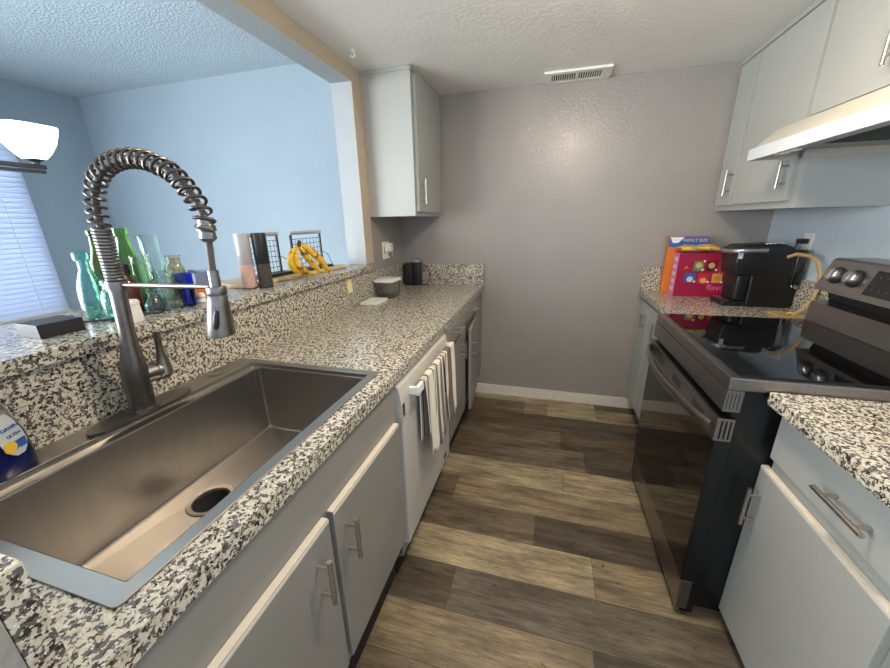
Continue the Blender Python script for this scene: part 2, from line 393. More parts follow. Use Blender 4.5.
P('end_splash', BX(-.621, -.022, YE-.026, YE, .914, 1.078, .0015), 'granite', wt)
b = nb(); bx(b, XW, -.022, YE-.14, YE-.027, 0, 1.06); struct('wall_end', b, 'wall')
# raised bar ledge
b = nb(); bx(b, -1.0, -.60, -2.74, -.646, 1.096, 1.131, .004)
tag(obj('bar_ledge', b, 'granite'), 'raised granite bar ledge behind the sink holding the bottles', 'counter')

# ---- sink
sk = thing('kitchen_sink', 'stainless steel drop-in sink with one deep rectangular bowl', 'sink', (-.33, (YS0+YS1)/2, .914))
def rbox(x0, x1, y0, y1, z, r=.008, n=5):
    out = []
    for cx, cy, a0 in ((x1-r, y1-r, 0), (x0+r, y1-r, pi/2), (x0+r, y0+r, pi), (x1-r, y0+r, 1.5*pi)):
        for k in range(n): a = a0+pi/2*k/(n-1); out.append((cx+r*math.cos(a), cy+r*math.sin(a), z))
    return out
def loft(bm, loops, cap_last=False):
    R = [[bm.verts.new(p) for p in l] for l in loops]
    for a, c in zip(R, R[1:]):
        for i in range(len(a)): j = (i+1) % len(a); bm.faces.new((a[i], a[j], c[j], c[i]))
    if cap_last: bm.faces.new(R[-1])
xb = -.535
b = nb()
loft(b, [rbox(-.613, -.052, YS0, YS1, .9145, .01), rbox(-.613, -.052, YS0, YS1, .9172, .01), rbox(-.6126, -.0524, YS0+.0004, YS1-.0004, .9176, .01),
         rbox(xb, -.078, YS0+.03, YS1-.029, .9178, .004), rbox(xb+.001, -.079, YS0+.031, YS1-.030, .916, .004)])
P('rim', b, 'steel', sk)
b = nb()
loft(b, [rbox(xb+.001, -.079, YS0+.031, YS1-.030, .9175, .006), rbox(xb+.002, -.080, YS0+.031, YS1-.030, .905, .006), rbox(xb+.024, -.081, YS0+.032, YS1-.031, .902, .006),
         rbox(xb+.025, -.082, YS0+.032, YS1-.031, .898, .006), rbox(xb+.030, -.084, YS0+.036, YS1-.035, .672, .008), rbox(xb+.032, -.086, YS0+.038, YS1-.037, .6665, .010),
         rbox(xb+.037, -.091, YS0+.043, YS1-.042, .664, .012), rbox(-.446, -.354, -2.146, -2.054, .659, .0459)])
P('bowl', b, 'steel', sk)
b = nb(); lathe(b, [(.060, .6595), (.058, .6625), (.047, .6615), (.0445, .656), (.0435, .600), (.001, .598)], -.40, -2.10, 40, cap0=False)
dr = P('drain', b, 'steel', sk, smooth=True)
b = nb(); lathe(b, [(.0440, .652), (.0428, .602), (.001, .600)], -.40, -2.10, 40, cap0=False); P('drain_throat', b, 'slot', sk)
b = nb(); lathe(b, [(.030, .6035), (.030, .610), (.018, .614), (.004, .615), (.004, .626), (.001, .627)], -.40, -2.10, 24); P('strainer', b, 'nickel', sk, smooth=True)
b = nb(); lathe(b, [(.020, .9200), (.020, .9215), (.018, .9225), (.001, .9225)], -.58, -1.86, 24); P('hole_cover', b, 'steel', sk, smooth=True)

# ---- faucet
fy = -2.10
fc = thing('spring_faucet', 'brushed nickel pull-down faucet with an arched coil spring', 'faucet', (-.553, fy, .920))
b = nb()
loft(b, [[(-.553+.036*math.cos(a)*1, fy+.128*math.copysign(abs(math.sin(a))**.5, math.sin(a)), z) for a in [2*pi*i/48 for i in range(48)]] for z in (.9205, .9265)], True)
P('deck_plate', b, 'faucet', fc, smooth=True)
b = nb()
tube(b, [(-.553, fy, .926), (-.553, fy, .932), (-.553, fy, .934), (-.551, fy, .97), (-.549, fy, 1.005), (-.546, fy, 1.035), (-.541, fy, 1.065), (-.536, fy, 1.10), (-.530, fy, 1.14), (-.519, fy, 1.245), (-.518, fy, 1.246), (-.516, fy, 1.268)],
     [.035, .035, .0285, .0285, .029, .0285, .025, .019, .0165, .0165, .020, .020], 28)
bd = P('body', b, 'faucet', fc, smooth=True)
b = nb(); tube(b, [(-.549, fy+.005, 1.018), (-.545, fy+.045, 1.014), (-.545, fy+.046, 1.014), (-.543, fy+.072, 1.012), (-.5425, fy+.078, 1.012)], [.026, .024, .0265, .0265, .019], 24)
P('valve_hub', b, 'faucet', fc, smooth=True)
b = nb(); tube(b, [(-.536, fy+.060, .992), (-.536, fy+.062, 1.005), (-.534, fy+.064, 1.03), (-.530, fy+.062, 1.065), (-.524, fy+.060, 1.10), (-.518, fy+.058, 1.128), (-.5175, fy+.058, 1.131)], [.010, .022, .0165, .0095, .008, .0085, .005], 16)
P('lever', b, 'faucet', fc, smooth=True)
path = [(-.516, 1.267), (-.5135, 1.36), (-.513, 1.38), (-.509, 1.42), (-.502, 1.448), (-.488, 1.474), (-.462, 1.497), (-.429, 1.512), (-.382, 1.519), (-.334, 1.514), (-.295, 1.500), (-.269, 1.487), (-.244, 1.462), (-.221, 1.428), (-.213, 1.400), (-.213, 1.376)]
def cr(pts, m=12):
    out = []
    for i in range(len(pts)-1):
        p0, p1, p2, p3 = pts[max(i-1, 0)], pts[i], pts[i+1], pts[min(i+2, len(pts)-1)]
        for k in range(m):
            t = k/m
            out.append(tuple(.5*((2*p1[j])+(-p0[j]+p2[j])*t+(2*p0[j]-5*p1[j]+4*p2[j]-p3[j])*t*t+(-p0[j]+3*p1[j]-3*p2[j]+p3[j])*t**3) for j in range(2)))
    out.append(pts[-1]); return out
pc = cr(path)
cum = [0]
for p, q in zip(pc, pc[1:]): cum.append(cum[-1]+math.dist(p, q))
def at_s(s):
    for i in range(len(pc)-1):
        if s <= cum[i+1] or i == len(pc)-2:
            t = (s-cum[i])/(cum[i+1]-cum[i]); p = [pc[i][j]*(1-t)+pc[i+1][j]*t for j in range(2)]
            a, c = pc[max(i-1, 0)], pc[min(i+2, len(pc)-1)]; d = (c[0]-a[0], c[1]-a[1]); l = math.hypot(*d); return p, (d[0]/l, d[1]/l)
def helix(s0, s1, turns, R, r, per=14):
    pts = []
    for k in range(int(turns*per)+1):
        s = s0+(s1-s0)*k/(turns*per); (x, z), (dx, dz) = at_s(s); a = 2*pi*k/per
        nx, nz = -dz, dx
        pts.append((x+nx*R*math.cos(a), fy+R*math.sin(a), z+nz*R*math.cos(a)))
    bm = nb(); tube(bm, pts, r, 8); return bm
b = nb(); tube(b, [(x, fy, z) for x, z in pc] + [(-.2155, fy, 1.34), (-.219, fy, 1.312), (-.221, fy, 1.285)], .0072, 12); P('hose', b, 'hose', fc, smooth=True)
st = .118
P('coil_spring', helix(0, st, 16, .0155, .0034), 'faucet', fc, smooth=True)
P('coil_spring', helix(st, cum[-1]-.002, 24, .0170, .0034, 16), 'spring', fc, smooth=True)
b = nb(); tube(b, [(-.2125, fy, 1.400), (-.2125, fy, 1.388), (-.213, fy, 1.387), (-.213, fy, 1.377), (-.213, fy, 1.376), (-.214, fy, 1.362), (-.214, fy, 1.355)], [.013, .014, .018, .018, .0145, .0165, .010], 20)
P('spring_collar', b, 'faucet', fc, smooth=True)
b = nb(); tube(b, [(-.220, fy, 1.297), (-.221, fy, 1.262), (-.221, fy, 1.261), (-.2215, fy, 1.245), (-.222, fy, 1.243), (-.2245, fy, 1.225), (-.233, fy, 1.160), (-.2335, fy, 1.156), (-.2335, fy, 1.153)], [.0105, .011, .017, .017, .019, .021, .0285, .0285, .025], 28)
hd = P('spray_head', b, 'faucet', fc, smooth=True)
b = nb(); tube(b, [(-.210, fy-.0195, 1.214), (-.2115, fy-.022, 1.205), (-.2145, fy-.0245, 1.185), (-.217, fy-.025, 1.176)], [.005, .0068, .0068, .005], 12, flat=(1, .8))
o = P('spray_button', b, 'black', fc, smooth=True)
b = nb(); tube(b, [(-.516, fy, 1.258), (-.236, fy, 1.262)], .0052, 12)
lathe(b, [(.0185, -.009), (.0195, -.007), (.0195, .007), (.0185, .009)], -.221, fy, 24, 1.254); lathe(b, [(.0212, -.008), (.0218, 0), (.0212, .008)], -.517, fy, 24, 1.258)
P('support_arm', b, 'faucet', fc, smooth=True)

# ---- dish soap bottle
sb = thing('dish_soap_bottle', 'half-full clear bottle of dark blue dish soap on the sink deck', 'bottle', (-.563, -2.352, .9185), math.radians(26))
def squash(prof, m, name, z=0, k=(.52, .86)):
    b = nb(); lathe(b, prof, n=36, sx=k[0], sy=k[1], z0=z); return obj(name, b, m, sb, smooth=True)
squash([(.001, 0), (.050, 0), (.056, .006), (.057, .04), (.053, .075), (.047, .095), (.001, .095)], 'navy', 'soap')
squash([(.047, .0955), (.041, .125), (.030, .150), (.016, .165), (.013, .172), (.013, .180)], 'plastic', 'bottle_shell')
squash([(.016, .180), (.016, .196), (.010, .199), (.009, .212), (.001, .213)], 'white', 'cap')
b = nb()      # curved oval front label
g = []
for i in range(13):
    row = []
    for j in range(13):
        a = -1+2*i/12; h = -1+2*j/12; w = math.sqrt(max(0, 1-h*h*.92)); ang = a*.55*w
        z = .083+h*.043
        rr = .0585 if z < .06 else .0585-(z-.06)*(.0135/.055)
        row.append(b.verts.new((rr*.52*math.cos(ang)+.0008, rr*.86*math.sin(ang), z)))
    g.append(row)
for i in range(12):
    for j in range(12): b.faces.new((g[i][j], g[i+1][j], g[i+1][j+1], g[i][j+1]))
lb = obj('front_label', b, 'lab', sb, smooth=True)
text('lettering', 'DAWN', .0105, 'bluep', lb, axes((.0290, -.001, .098), (0, 1, 0), (-.22, 0, 1)), .0006)
text('lettering', 'ULTRA', .009, 'bluep', lb, axes((.0312, 0, .083), (0, 1, 0), (-.12, 0, 1)), .0005)
b = nb(); bx(b, .0295, .0312, -.012, .018, .052, .070, .0008); obj('blue_band', b, 'bluep', lb)
b = nb(); lathe(b, [(.012, 0), (.012, .002)], n=20, M4=Matrix.Rotation(pi/2, 4, 'Y')); bmesh.ops.translate(b, vec=(.0295, -.014, .062), verts=b.verts); obj('yellow_emblem', b, 'yel', lb)
# ================================================================ LEFT BASE CABINETS
XF = -.012; XT = -.06
def cabinet(name, label, y0, y1, z0=.20, zt=.8755, group=None):
    t = thing(name, label, 'cabinet', ((XW+XF)/2, (y0+y1)/2, 0), group=group)
    b = nb(); e = .0008
    if 'sink' in name:
        bx(b, -.035, XF, y0+e, y1-e, z0, zt-.0008); bx(b, XW+.004, -.035, y0+e, y0+.02, z0, zt-.001); bx(b, XW+.004, -.035, y1-.02, y1-e, z0, zt-.001); bx(b, XW+.004, -.035, y0+.02, y1-.02, z0, z0+.02)
    else: bx(b, XW+.004, XF, y0+e, y1-e, z0, zt-.0008)
    P('carcass', b, 'cab_shaded', t)
    P('toe_kick', BX(XW+.004, XT, y0+e, y1-e, 0.0005, z0), 'dark', t)
    return t
def door(parent, y0, y1, z0, z1, hy=None, hz=None, x0=XF+.0005, th=.018, m='cab_shaded', edge=True, ajar=0, ud=1, name='door', hname='handle'):
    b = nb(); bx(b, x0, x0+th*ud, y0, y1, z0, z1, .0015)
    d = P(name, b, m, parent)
    if edge:
        b = nb(); prism(b, [(x0+.0005*ud, z1+.0006), (x0+(th-.002)*ud, z1+.0006), (x0+(th+.0006)*ud, z1-.002), (x0+(th+.0006)*ud, z1-.010), (x0+(th-.001)*ud, z1-.0005), (x0+.0005*ud, z1-.0005)], 'y', y0+.001, y1-.001)
        obj('top_edge', shift(b, parent.location), 'edge', d)
    if hy is not None:
        loc = parent.location; X = x0+th*ud-loc.x
        if isinstance(hy, tuple): bar_handle(d, (X, hy[0]-loc.y, hz-loc.z), (X, hy[1]-loc.y, hz-loc.z), (ud, 0, 0), name=hname)
        else: bar_handle(d, (X, hy-loc.y, hz[0]-loc.z), (X, hy-loc.y, hz[1]-loc.z), (ud, 0, 0), name=hname)
    return d
c1 = cabinet('sink_base_cabinet', 'white two-door base cabinet under the sink', -2.548, -1.694)
door(c1, -2.545, -2.138, .235, .735, -2.196, (.555, .680))
door(c1, -2.120, -1.722, .235, .735, -2.076, (.558, .682))
c2 = cabinet('base_cabinet', 'white drawer cabinet right next to the dishwasher, towards the back wall', -1.078, -.676)
door(c2, -1.072, -.690, .772, .868, (-.977, -.846), .822, edge=False, name='drawer')
door(c2, -1.072, -.690, .225, .756, -.80, (.62, .72), edge=False)
c3 = cabinet('base_cabinet', 'narrow white base cabinet in the corner at the back wall with its door ajar', -.674, -.001)
door(c3, -.655, -.262, .790, .868, (-.47, -.39), .822, edge=False, name='drawer')
# door hinged at the far side, standing slightly open
hin = (XF+.001, -.262)
b = nb(); bx(b, 0, .018, -.392, 0, .20, .752, .0015)
Rm = Matrix.Rotation(math.radians(4.5), 4, 'Z')
bmesh.ops.transform(b, matrix=Matrix.Translation((hin[0], hin[1], 0)) @ Rm, verts=b.verts)
dd = P('door', b, 'cab_shaded', c3)
q = Rm @ Vector((.018, -.310, 0))
l = c3.location
bar_handle(dd, (hin[0]+q.x-l.x, hin[1]+q.y-l.y, .545), (hin[0]+q.x-l.x, hin[1]+q.y-l.y, .655), (1, 0, 0))
P('opening_shade', BX(XF+.0002, XF+.0006, -.655, -.64, .2, .755), 'dark', c3)  # thin dark strip painted on the carcass as shade behind the ajar door

# ---- dishwasher
dwt = thing('dishwasher', 'white built-in dishwasher with towels over its bar handle', 'dishwasher', (-.3, -1.386, 0))
P('tub', BX(XW+.004, -.025, -1.692, -1.081, .10, .8745), 'cab_shaded', dwt)
P('door', BX(-.0245, .006, -1.690, -1.083, .175, .70, .003), 'dw', dwt)
b = nb(); prism(b, [(-.0245, .702), (.006, .702), (.008, .74), (.006, .80), (-.002, .845), (-.0245, .872)], 'y', -1.690, -1.083)
pn = P('control_panel', b, 'dw', dwt)
b = nb()
for i in range(7): bx(b, .0065, .0092, -1.684, -1.664, .738+i*.007, .7415+i*.007)
P('side_vent', b, 'slot', dwt)
b = nb(); bx(b, .030, .042, -1.612, -1.100, .786, .822, .004); bx(b, .004, .036, -1.612, -1.596, .790, .818, .002); bx(b, .004, .036, -1.116, -1.100, .790, .818, .002)
P('handle', b, 'white', dwt)
b = nb(); bx(b, .0058, .0072, -1.19, -1.15, .20, .222, .0005); P('badge', b, 'slot', dwt)
P('toe_panel', BX(XW+.004, -.055, -1.692, -1.081, .001, .10), 'dark', dwt)
P('vent_panel', BX(-.06, -.03, -1.692, -1.081, .11, .172), 'dark', dwt)

# ---- towels hanging over the handle
def towel(label, y0, y1, zf, zb, m, x=.036, zt=.8225, seed=1):
    rnd = random.Random(seed); t = None
    b = nb(); ny = 26; prof = []
    for k in range(22): prof.append((.0115, zf+(zt-zf)*k/22, 1-k/22))
    for k in range(9): a = pi*k/8; prof.append((.0115*math.cos(a), zt+.006*math.sin(a), 0))
    for k in range(1, 16): prof.append((-.0115, zt-(zt-zb)*k/15, 0))
    ph = rnd.uniform(0, 6); rows = []
    for i in range(ny+1):
        u = i/ny; row = []
        for (px, pz, w) in prof:
            yy = y0+(y1-y0)*u; squeeze = 1-.10*w
            yy = (y0+y1)/2+(yy-(y0+y1)/2)*squeeze + .004*math.sin(9*w+u*4)*w
            fold = (math.sin(u*19+ph)*.009+math.sin(u*33+ph*2)*.004)*w**.6 if px > 0 else 0
            row.append(b.verts.new((px+fold+(.010*w if px > 0 else 0), yy-(y0+y1)/2, pz-zt + (.014*math.sin(u*5+ph)*w**4 if px > 0 else 0))))
        rows.append(row)
    for r0, r1 in zip(rows, rows[1:]):
        for k in range(len(prof)-1): b.faces.new((r0[k], r1[k], r1[k+1], r0[k+1]))
    o = obj('dish_towel', b, m, loc=(x, (y0+y1)/2, zt), smooth=True)
    sd = o.modifiers.new('thick', 'SOLIDIFY'); sd.thickness = .003; sd.offset = 0
    return tag(o, label, 'towel', 'towels on the dishwasher handle')
towel('grey and white striped towel over the dishwasher handle, nearer the sink', -1.555, -1.32, .470, .56, 'towel', seed=3)
towel('cream towel with grey bands over the far end of the dishwasher handle', -1.30, -1.125, .49, .60, 'towel2', seed=8)

# ================================================================ UPPER LEFT CABINET
ul = thing('wall_cabinet', 'single-door white wall cabinet in the left corner by the header beam', 'cabinet', (-.49, -.27, 1.417))
P('carcass', BX(XW+.0015, -.336, -.537, -.0015, 1.417, ZC-.001), 'cab', ul)
b = nb(); bx(b, XW+.002, -.330, -.543, -.537, 2.178, ZC-.001); bx(b, -.336, -.328, -.543, -.002, 2.178, ZC-.001); P('top_moulding', b, 'cab', ul)
bx_ = nb(); bx(bx_, XW+.0015, XW+.02, -.5405, -.537, 1.419, 2.178); P('scribe_strip', bx_, 'cream', ul)
door(ul, -.508, -.03, 1.442, 2.168, -.468, (1.487, 1.630), x0=-.3355, m='cab', edge=False)
for z in (1.50, 2.07): P('hinge', BX(-.3355, -.322, -.0285, -.012, z, z+.05, .002), 'cab', ul)

# ================================================================ ITEMS ON LEFT COUNTER
def bottle(name, label, cat, loc, prof, m, wall=.0022, n=32, power=None, extra=None, rot=0):
    """double walled lathe"""
    t = thing(name, label, cat, loc, rot, 'glass bottles and jars on the ledge')
    inner = [(max(r-wall, .001), max(z, prof[0][1]+wall*1.5)) for r, z in prof if r > wall*1.2 or True]
    inner = [(r, z) for r, z in inner if r > .0011]
    full = [(.0005, prof[0][1])] + prof + [(inner[-1][0], prof[-1][1])] + list(reversed(inner)) + [(.0005, prof[0][1]+wall*1.5)]
    b = nb(); lathe(b, full, n=n, power=power); obj('body', b, m, t, smooth=True)
    if extra: extra(t)
    return t
ZL = 1.1315
# flat black box
b = nb(); prism(b, [(-.712, -2.172), (-.703, -2.086), (-.792, -2.083), (-.800, -2.168)], 'z', 0, .034)
bmesh.ops.translate(b, vec=(.75, 2.13, 0), verts=b.verts)
tag(obj('black_box', b, 'blacks', loc=(-.75, -2.13, ZL)), 'flat black rectangular box lying on the ledge left of the bottles', 'box')
bottle('glass_bottle', 'tall aqua glass bottle with a wide lip, leftmost of the bottles', 'bottle', (-.815, -1.985, ZL),
       [(.030, 0), (.033, .01), (.033, .07), (.030, .095), (.022, .120), (.014, .142), (.0125, .165), (.0175, .168), (.019, .174), (.019, .188), (.016, .191)], 'aqua')
bottle('glass_jar', 'small pale aqua glass bottle touching the tall aqua one', 'jar', (-.752, -1.975, ZL),
       [(.026, 0), (.029, .008), (.029, .06), (.025, .078), (.018, .086), (.017, .10), (.020, .102), (.020, .112)], 'aqua2')
bottle('glass_bottle', 'dark olive green bottle partly behind the faucet spring', 'bottle', (-.895, -1.893, ZL),
       [(.032, 0), (.035, .01), (.035, .12), (.030, .15), (.017, .185), (.013, .23), (.0155, .233), (.0155, .247)], 'olive')
bottle('glass_bottle', 'bright green glass bottle with a long neck right of the faucet', 'bottle', (-.885, -1.822, ZL),
       [(.036, 0), (.040, .01), (.040, .11), (.036, .14), (.023, .185), (.0165, .225), (.021, .23), (.021, .25), (.017, .253)], 'green')
bottle('glass_vase', 'tall clear straight glass vase with flared rim', 'vase', (-.805, -1.80, ZL),
       [(.023, 0), (.025, .006), (.026, .10), (.027, .20), (.028, .226), (.031, .230)], 'clear')
bottle('glass_beaker', 'clear cylindrical glass in front of the green bottle', 'glass', (-.775, -1.86, ZL),
       [(.026, 0), (.028, .006), (.028, .13), (.026, .155), (.029, .170)], 'smoke')
bottle('stoneware_bottle', 'dark brown bottle with a black cap behind the white jar', 'bottle', (-.785, -1.915, ZL),
       [(.030, 0), (.033, .008), (.033, .085), (.028, .100), (.019, .112), (.018, .118)], 'brown',
       extra=lambda t: obj('cap', (lambda q: (lathe(q, [(.021, .117), (.021, .147), (.019, .149), (.001, .149)], n=24), q)[1])(nb()), 'blacks', t, smooth=True))
wj = thing('ceramic_jar', 'small white square lidded jar right of the faucet body', 'jar', (-.657, -2.001, ZL), math.radians(20))
b = nb(); lathe(b, [(.020, 0), (.021, .003), (.019, .046), (.018, .048)], n=32, power=6); obj('base', b, 'white', wj, smooth=True)
b = nb(); lathe(b, [(.0195, .048), (.0205, .051), (.0195, .058), (.017, .062), (.001, .063)], n=32, power=6); obj('lid', b, 'white', wj, smooth=True)
bottle('glass_bottle', 'little round clear bottle beside the white jar', 'bottle', (-.700, -1.905, ZL),
       [(.020, 0), (.024, .006), (.026, .022), (.022, .038), (.011, .050), (.010, .062), (.014, .064), (.014, .068)], 'smoke')
bottle('glass_bottle', 'wide clear ribbed bottle with a short neck left of the blue glass', 'bottle', (-.712, -1.848, ZL),
       [(.034, 0), (.036, .006), (.036, .075), (.030, .09), (.022, .10), (.022, .115), (.025, .117), (.025, .123)], 'smoke', power=5)
bottle('glass_jar', 'open clear jar filled with cork and shells', 'jar', (-.750, -1.775, ZL),
       [(.028, 0), (.032, .006), (.032, .11), (.026, .13), (.021, .14), (.021, .16), (.024, .163)], 'clear',
       extra=lambda t: obj('filling', (lambda q: (lathe(q, [(.001, .006), (.028, .006), (.028, .105), (.022, .125), (.018, .14), (.016, .155), (.001, .158)], n=24), q)[1])(nb()), 'cork', t, smooth=True))
bottle('shot_glass', 'cobalt blue glass tumbler at the right end of the bottles', 'glass', (-.690, -1.800, ZL),
       [(.020, 0), (.021, .003), (.0225, .05), (.0245, .104), (.0245, .107)], 'blue')
tr_ = thing('storage_tray', 'slate blue open tray behind the cobalt tumbler', 'tray', (-.87, -1.62, ZL), math.radians(4))
b = nb(); bx(b, -.06, .06, -.05, .05, .045, .049); bx(b, -.062, -.058, -.05, .05, .045, .085); bx(b, .058, .062, -.05, .05, .045, .085); bx(b, -.062, .062, -.052, -.048, .045, .085); bx(b, -.062, .062, .048, .052, .045, .085)
obj('rim', b, 'tray', tr_); obj('base', BX(-.04, .04, -.035, .035, 0, .045, .004), 'white', tr_)
tag(obj('small_box', BX(-.022, .022, -.03, .03, 0, .046, .002), 'orange', loc=(-.745, -1.715, ZL)), 'little rust orange box between the tumbler and the spray head', 'box')
b = nb(); lathe(b, [(.015, 0), (.016, .003), (.009, .012), (.013, .02), (.010, .03), (.001, .034)], n=20)
tag(obj('ceramic_figurine', b, 'white', loc=(-.700, -1.745, ZL), smooth=True), 'tiny white ceramic ornament next to the cobalt tumbler', 'ornament')
b = nb(); tube(b, [(-.80, -2.05, ZL+.003), (-.76, -2.02, ZL+.003), (-.715, -2.0, ZL+.003), (-.69, -1.985, ZL+.003), (-.665, -2.01, ZL+.003)], .003, 8)
tag(obj('black_cable', b, 'black', smooth=True), 'thin black cable lying in front of the aqua bottle', 'cable')
# cutting board, mills, racks, bananas
cb = tag(obj('cutting_board', BX(-.11, .11, -.36, .36, 0, .016, .004), 'board', loc=(-.83, -1.14, ZL)), 'light wood cutting board under the wire racks on the ledge', 'board')
cb.rotation_euler = (0, 0, math.radians(-4))
ZB = ZL+.0165
def mill(label, loc, top, fill):
    t = thing('pepper_mill' if fill == 'pepper' else 'salt_mill', label, 'grinder', loc, 0, 'tall salt and pepper mills')
    b = nb(); lathe(b, [(.0265, .002), (.027, .006), (.027, .098)], n=36); obj('chamber', b, fill, t, smooth=True)
    b = nb(); lathe(b, [(.0275, 0), (.0275, .006)], n=36); obj('foot', b, 'clear', t, smooth=True)
    b = nb(); lathe(b, [(.0268, .0985), (.0278, .100), (.0278, .218), (.0262, .222), (.001, .222)], n=36); obj('grinder_head', b, top, t, smooth=True)
mill('tall mill with grey top and pink salt, left of the pair', (-.738, -1.487, ZL), 'millw', 'salt')
mill('tall mill with black top and peppercorns, right of the salt mill', (-.690, -1.447, ZL), 'blacks', 'pepper')
def rack(label, y0, y1, x0, x1, zb, h):
    t = thing('wire_rack', label, 'rack', (x0, (y0+y1)/2, zb), 0, 'wire racks on the cutting board'); w = (y1-y0)/2; dx = x1-x0
    for y in (-w, w):
        b = nb(); bx(b, -.004, .004, y-.006, y+.006, .008, h); bx(b, -.004, dx+.004, y-.005, y+.005, 0, .008); bmesh.ops.remove_doubles(b, verts=b.verts, dist=.0001); obj('post', b, 'blacks', t)
    b = nb(); tube(b, [(0, -w-.008, h), (0, w+.008, h)], .009, 16); obj('top_rail', b, 'millw', t, smooth=True)
    b = nb(); bx(b, 0, dx, -w, w, .001, .014, .002); obj('tray', b, 'blacks', t)
    b = nb()
    for i in range(1, 8): y = -w+2*w*i/8; tube(b, [(0, y, .01), (0, y, h-.03)], .0014, 6)
    for i in range(1, 7): z = .01+(h-.04)*i/6; tube(b, [(0, -w, z), (0, w, z)], .0014, 6)
    for s in (-1, 1): tube(b, [(dx, s*w, .012), (dx*.6, s*w, .07), (0, s*w, .09)], .002, 6)
    obj('wire_grid', b, 'blacks', t, smooth=True)
rack('black wire rack with white top rail behind the pepper mill', -1.375, -1.175, -.835, -.765, ZB, .192)
rack('black wire rack with white top rail behind the bananas', -1.115, -.87, -.80, -.735, ZB, .192)
bn = thing('banana_bunch', 'bunch of ripe yellow bananas with brown spots on the ledge edge', 'fruit', (-.628, -1.235, ZL))
stem = Vector((-.005, -.04, .165))
def banana(mid, tip, r=.0175):
    mid, tip = Vector(mid), Vector(tip); b = nb(); pts = []; rad = []
    for k in range(15):
        t = k/14; p = stem*(1-t)**2+2*mid*t*(1-t)+tip*t*t; pts.append(p)
        rad.append(.006 if t < .08 else (r*min(1, .45+(t-.08)*3.0) if t < .75 else r*max(.28, 1-(t-.75)*2.7)))
    tube(b, pts, rad, 6); o = obj('banana', b, 'ban', bn, smooth=True)
    md = o.modifiers.new('sub', 'SUBSURF'); md.levels = 1; md.render_levels = 1
banana((-.03, -.17, .09), (.0, -.02, .018)); banana((-.02, -.125, .07), (.03, .005, .020)); banana((.025, -.05, .10), (.035, .06, .020), .0175)
banana((.04, .01, .13), (.038, .11, .012)); banana((.01, .05, .14), (.025, .13, .020), .0175)
b = nb(); tube(b, [stem+Vector((0, -.004, -.012)), stem, stem+Vector((.002, .006, .016))], [.011, .010, .008], 10); obj('stem', b, 'choc', bn, smooth=True)
# sticky note
b = nb(); bx(b, 0, .0012, -.026, .026, -.036, .036)
o = tag(obj('sticky_note', b, 'note', loc=(-.6206, -.90, 1.038)), 'pale yellow sticky note on the granite splash below the bananas', 'note'); o.rotation_euler = (math.radians(8), 0, 0)
# food container
tb = thing('food_container', 'clear plastic food container with a white lid in the corner', 'container', (-.547, -.545, .9145), math.radians(0))
b = nb(); lathe(b, [(.055, 0), (.058, .003), (.066, .100), (.0645, .100), (.0565, .005), (.001, .004)], n=40, power=6, sy=1.25); obj('tub', b, 'plastic', tb, smooth=True)
b = nb(); lathe(b, [(.067, .1005), (.070, .103), (.070, .114), (.065, .118), (.001, .1185)], n=40, power=6, sy=1.25); obj('lid', b, 'white', tb, smooth=True)
# soap dish
sd_ = tag(obj('white_tray', (lambda q: (bx(q, -.055, .055, -.085, .085, 0, .014, .004), q)[1])(nb()), 'white', loc=(-.555, -.745, .9145)), 'flat white rectangular dish on the worktop below the sticky note', 'dish')
sd_.rotation_euler = (0, 0, math.radians(3))
# can opener with cord
co = thing('can_opener', 'black electric can opener with a coiled cord in the corner', 'appliance', (-.535, -.085, .9145), math.radians(6))
b = nb(); bx(b, -.068, -.002, -.045, .045, 0, .166, .014, 3); obj('rear_housing', b, 'black', co, smooth=True)
b = nb(); bx(b, .0, .062, -.050, .040, 0, .170, .016, 3); obj('front_housing', b, 'black', co, smooth=True)
b = nb(); bx(b, .006, .050, -.03, .03, .168, .188, .006); obj('lever', b, 'nickel', co, smooth=True)
b = nb(); tube(b, [(.055, .0, .165), (.085, -.01, .155), (.118, -.008, .115), (.135, -.012, .06), (.115, -.02, .02), (.085, -.025, .005), (.066, -.02, .005), (.09, -.04, .004), (.13, -.03, .004)], .0032, 8); obj('cord', b, 'black', co, smooth=True)
# outlet left wall
ot = thing('wall_outlet', 'white outlet plate with a plug-in on the left wall under the cabinet', 'outlet', (XW+.0005, -.335, 1.195))
obj('cover_plate', BX(0, .006, -.057, .057, -.058, .058, .003), 'white', ot)
b = nb(); bx(b, .0055, .0065, -.036, -.028, -.022, .024); obj('socket', b, 'slot', ot)
b = nb(); bx(b, .006, .040, .002, .045, -.01, .048, .006); obj('plug_adapter', b, 'white', ot, smooth=True)
b = nb(); lathe(b, [(.014, 0), (.017, .01), (.013, .035), (.001, .036)], .026, .024, 20, -.045); obj('plug_bottle', b, 'plastic', ot, smooth=True)

# ================================================================ RIGHT SIDE BASE
XG = 1.12
def rcab(name, label, y0, y1, z0, xf):
    t = thing(name, label, 'cabinet', ((xf+XR)/2, (y0+y1)/2, 0))
    P('carcass', BX(xf, XR-.002, y0+.001, y1-.001, z0, .8755), 'cab', t)
    P('toe_kick', BX(xf+.045, XR-.002, y0+.001, y1-.001, .0005, z0), 'dark', t)
    return t
r1 = rcab('base_cabinet', 'white base cabinet in the far right corner beyond the range', -.815, -.001, .11, 1.112)
door(r1, -.250, -.035, .135, .850, -.222, (.700, .795), x0=1.1115, ud=-1, m='cab', edge=False)
door(r1, -.560, -.262, .135, .850, -.485, (.700, .795), x0=1.1115, ud=-1, m='cab', edge=False)
r2 = rcab('base_cabinet', 'white base cabinet with a drawer in the near right corner', -3.2, -1.580, .068, 1.138)
door(r2, -2.45, -1.590, .712, .852, (-1.947, -1.803), .780, x0=1.1375, ud=-1, m='cab', edge=False, name='drawer')
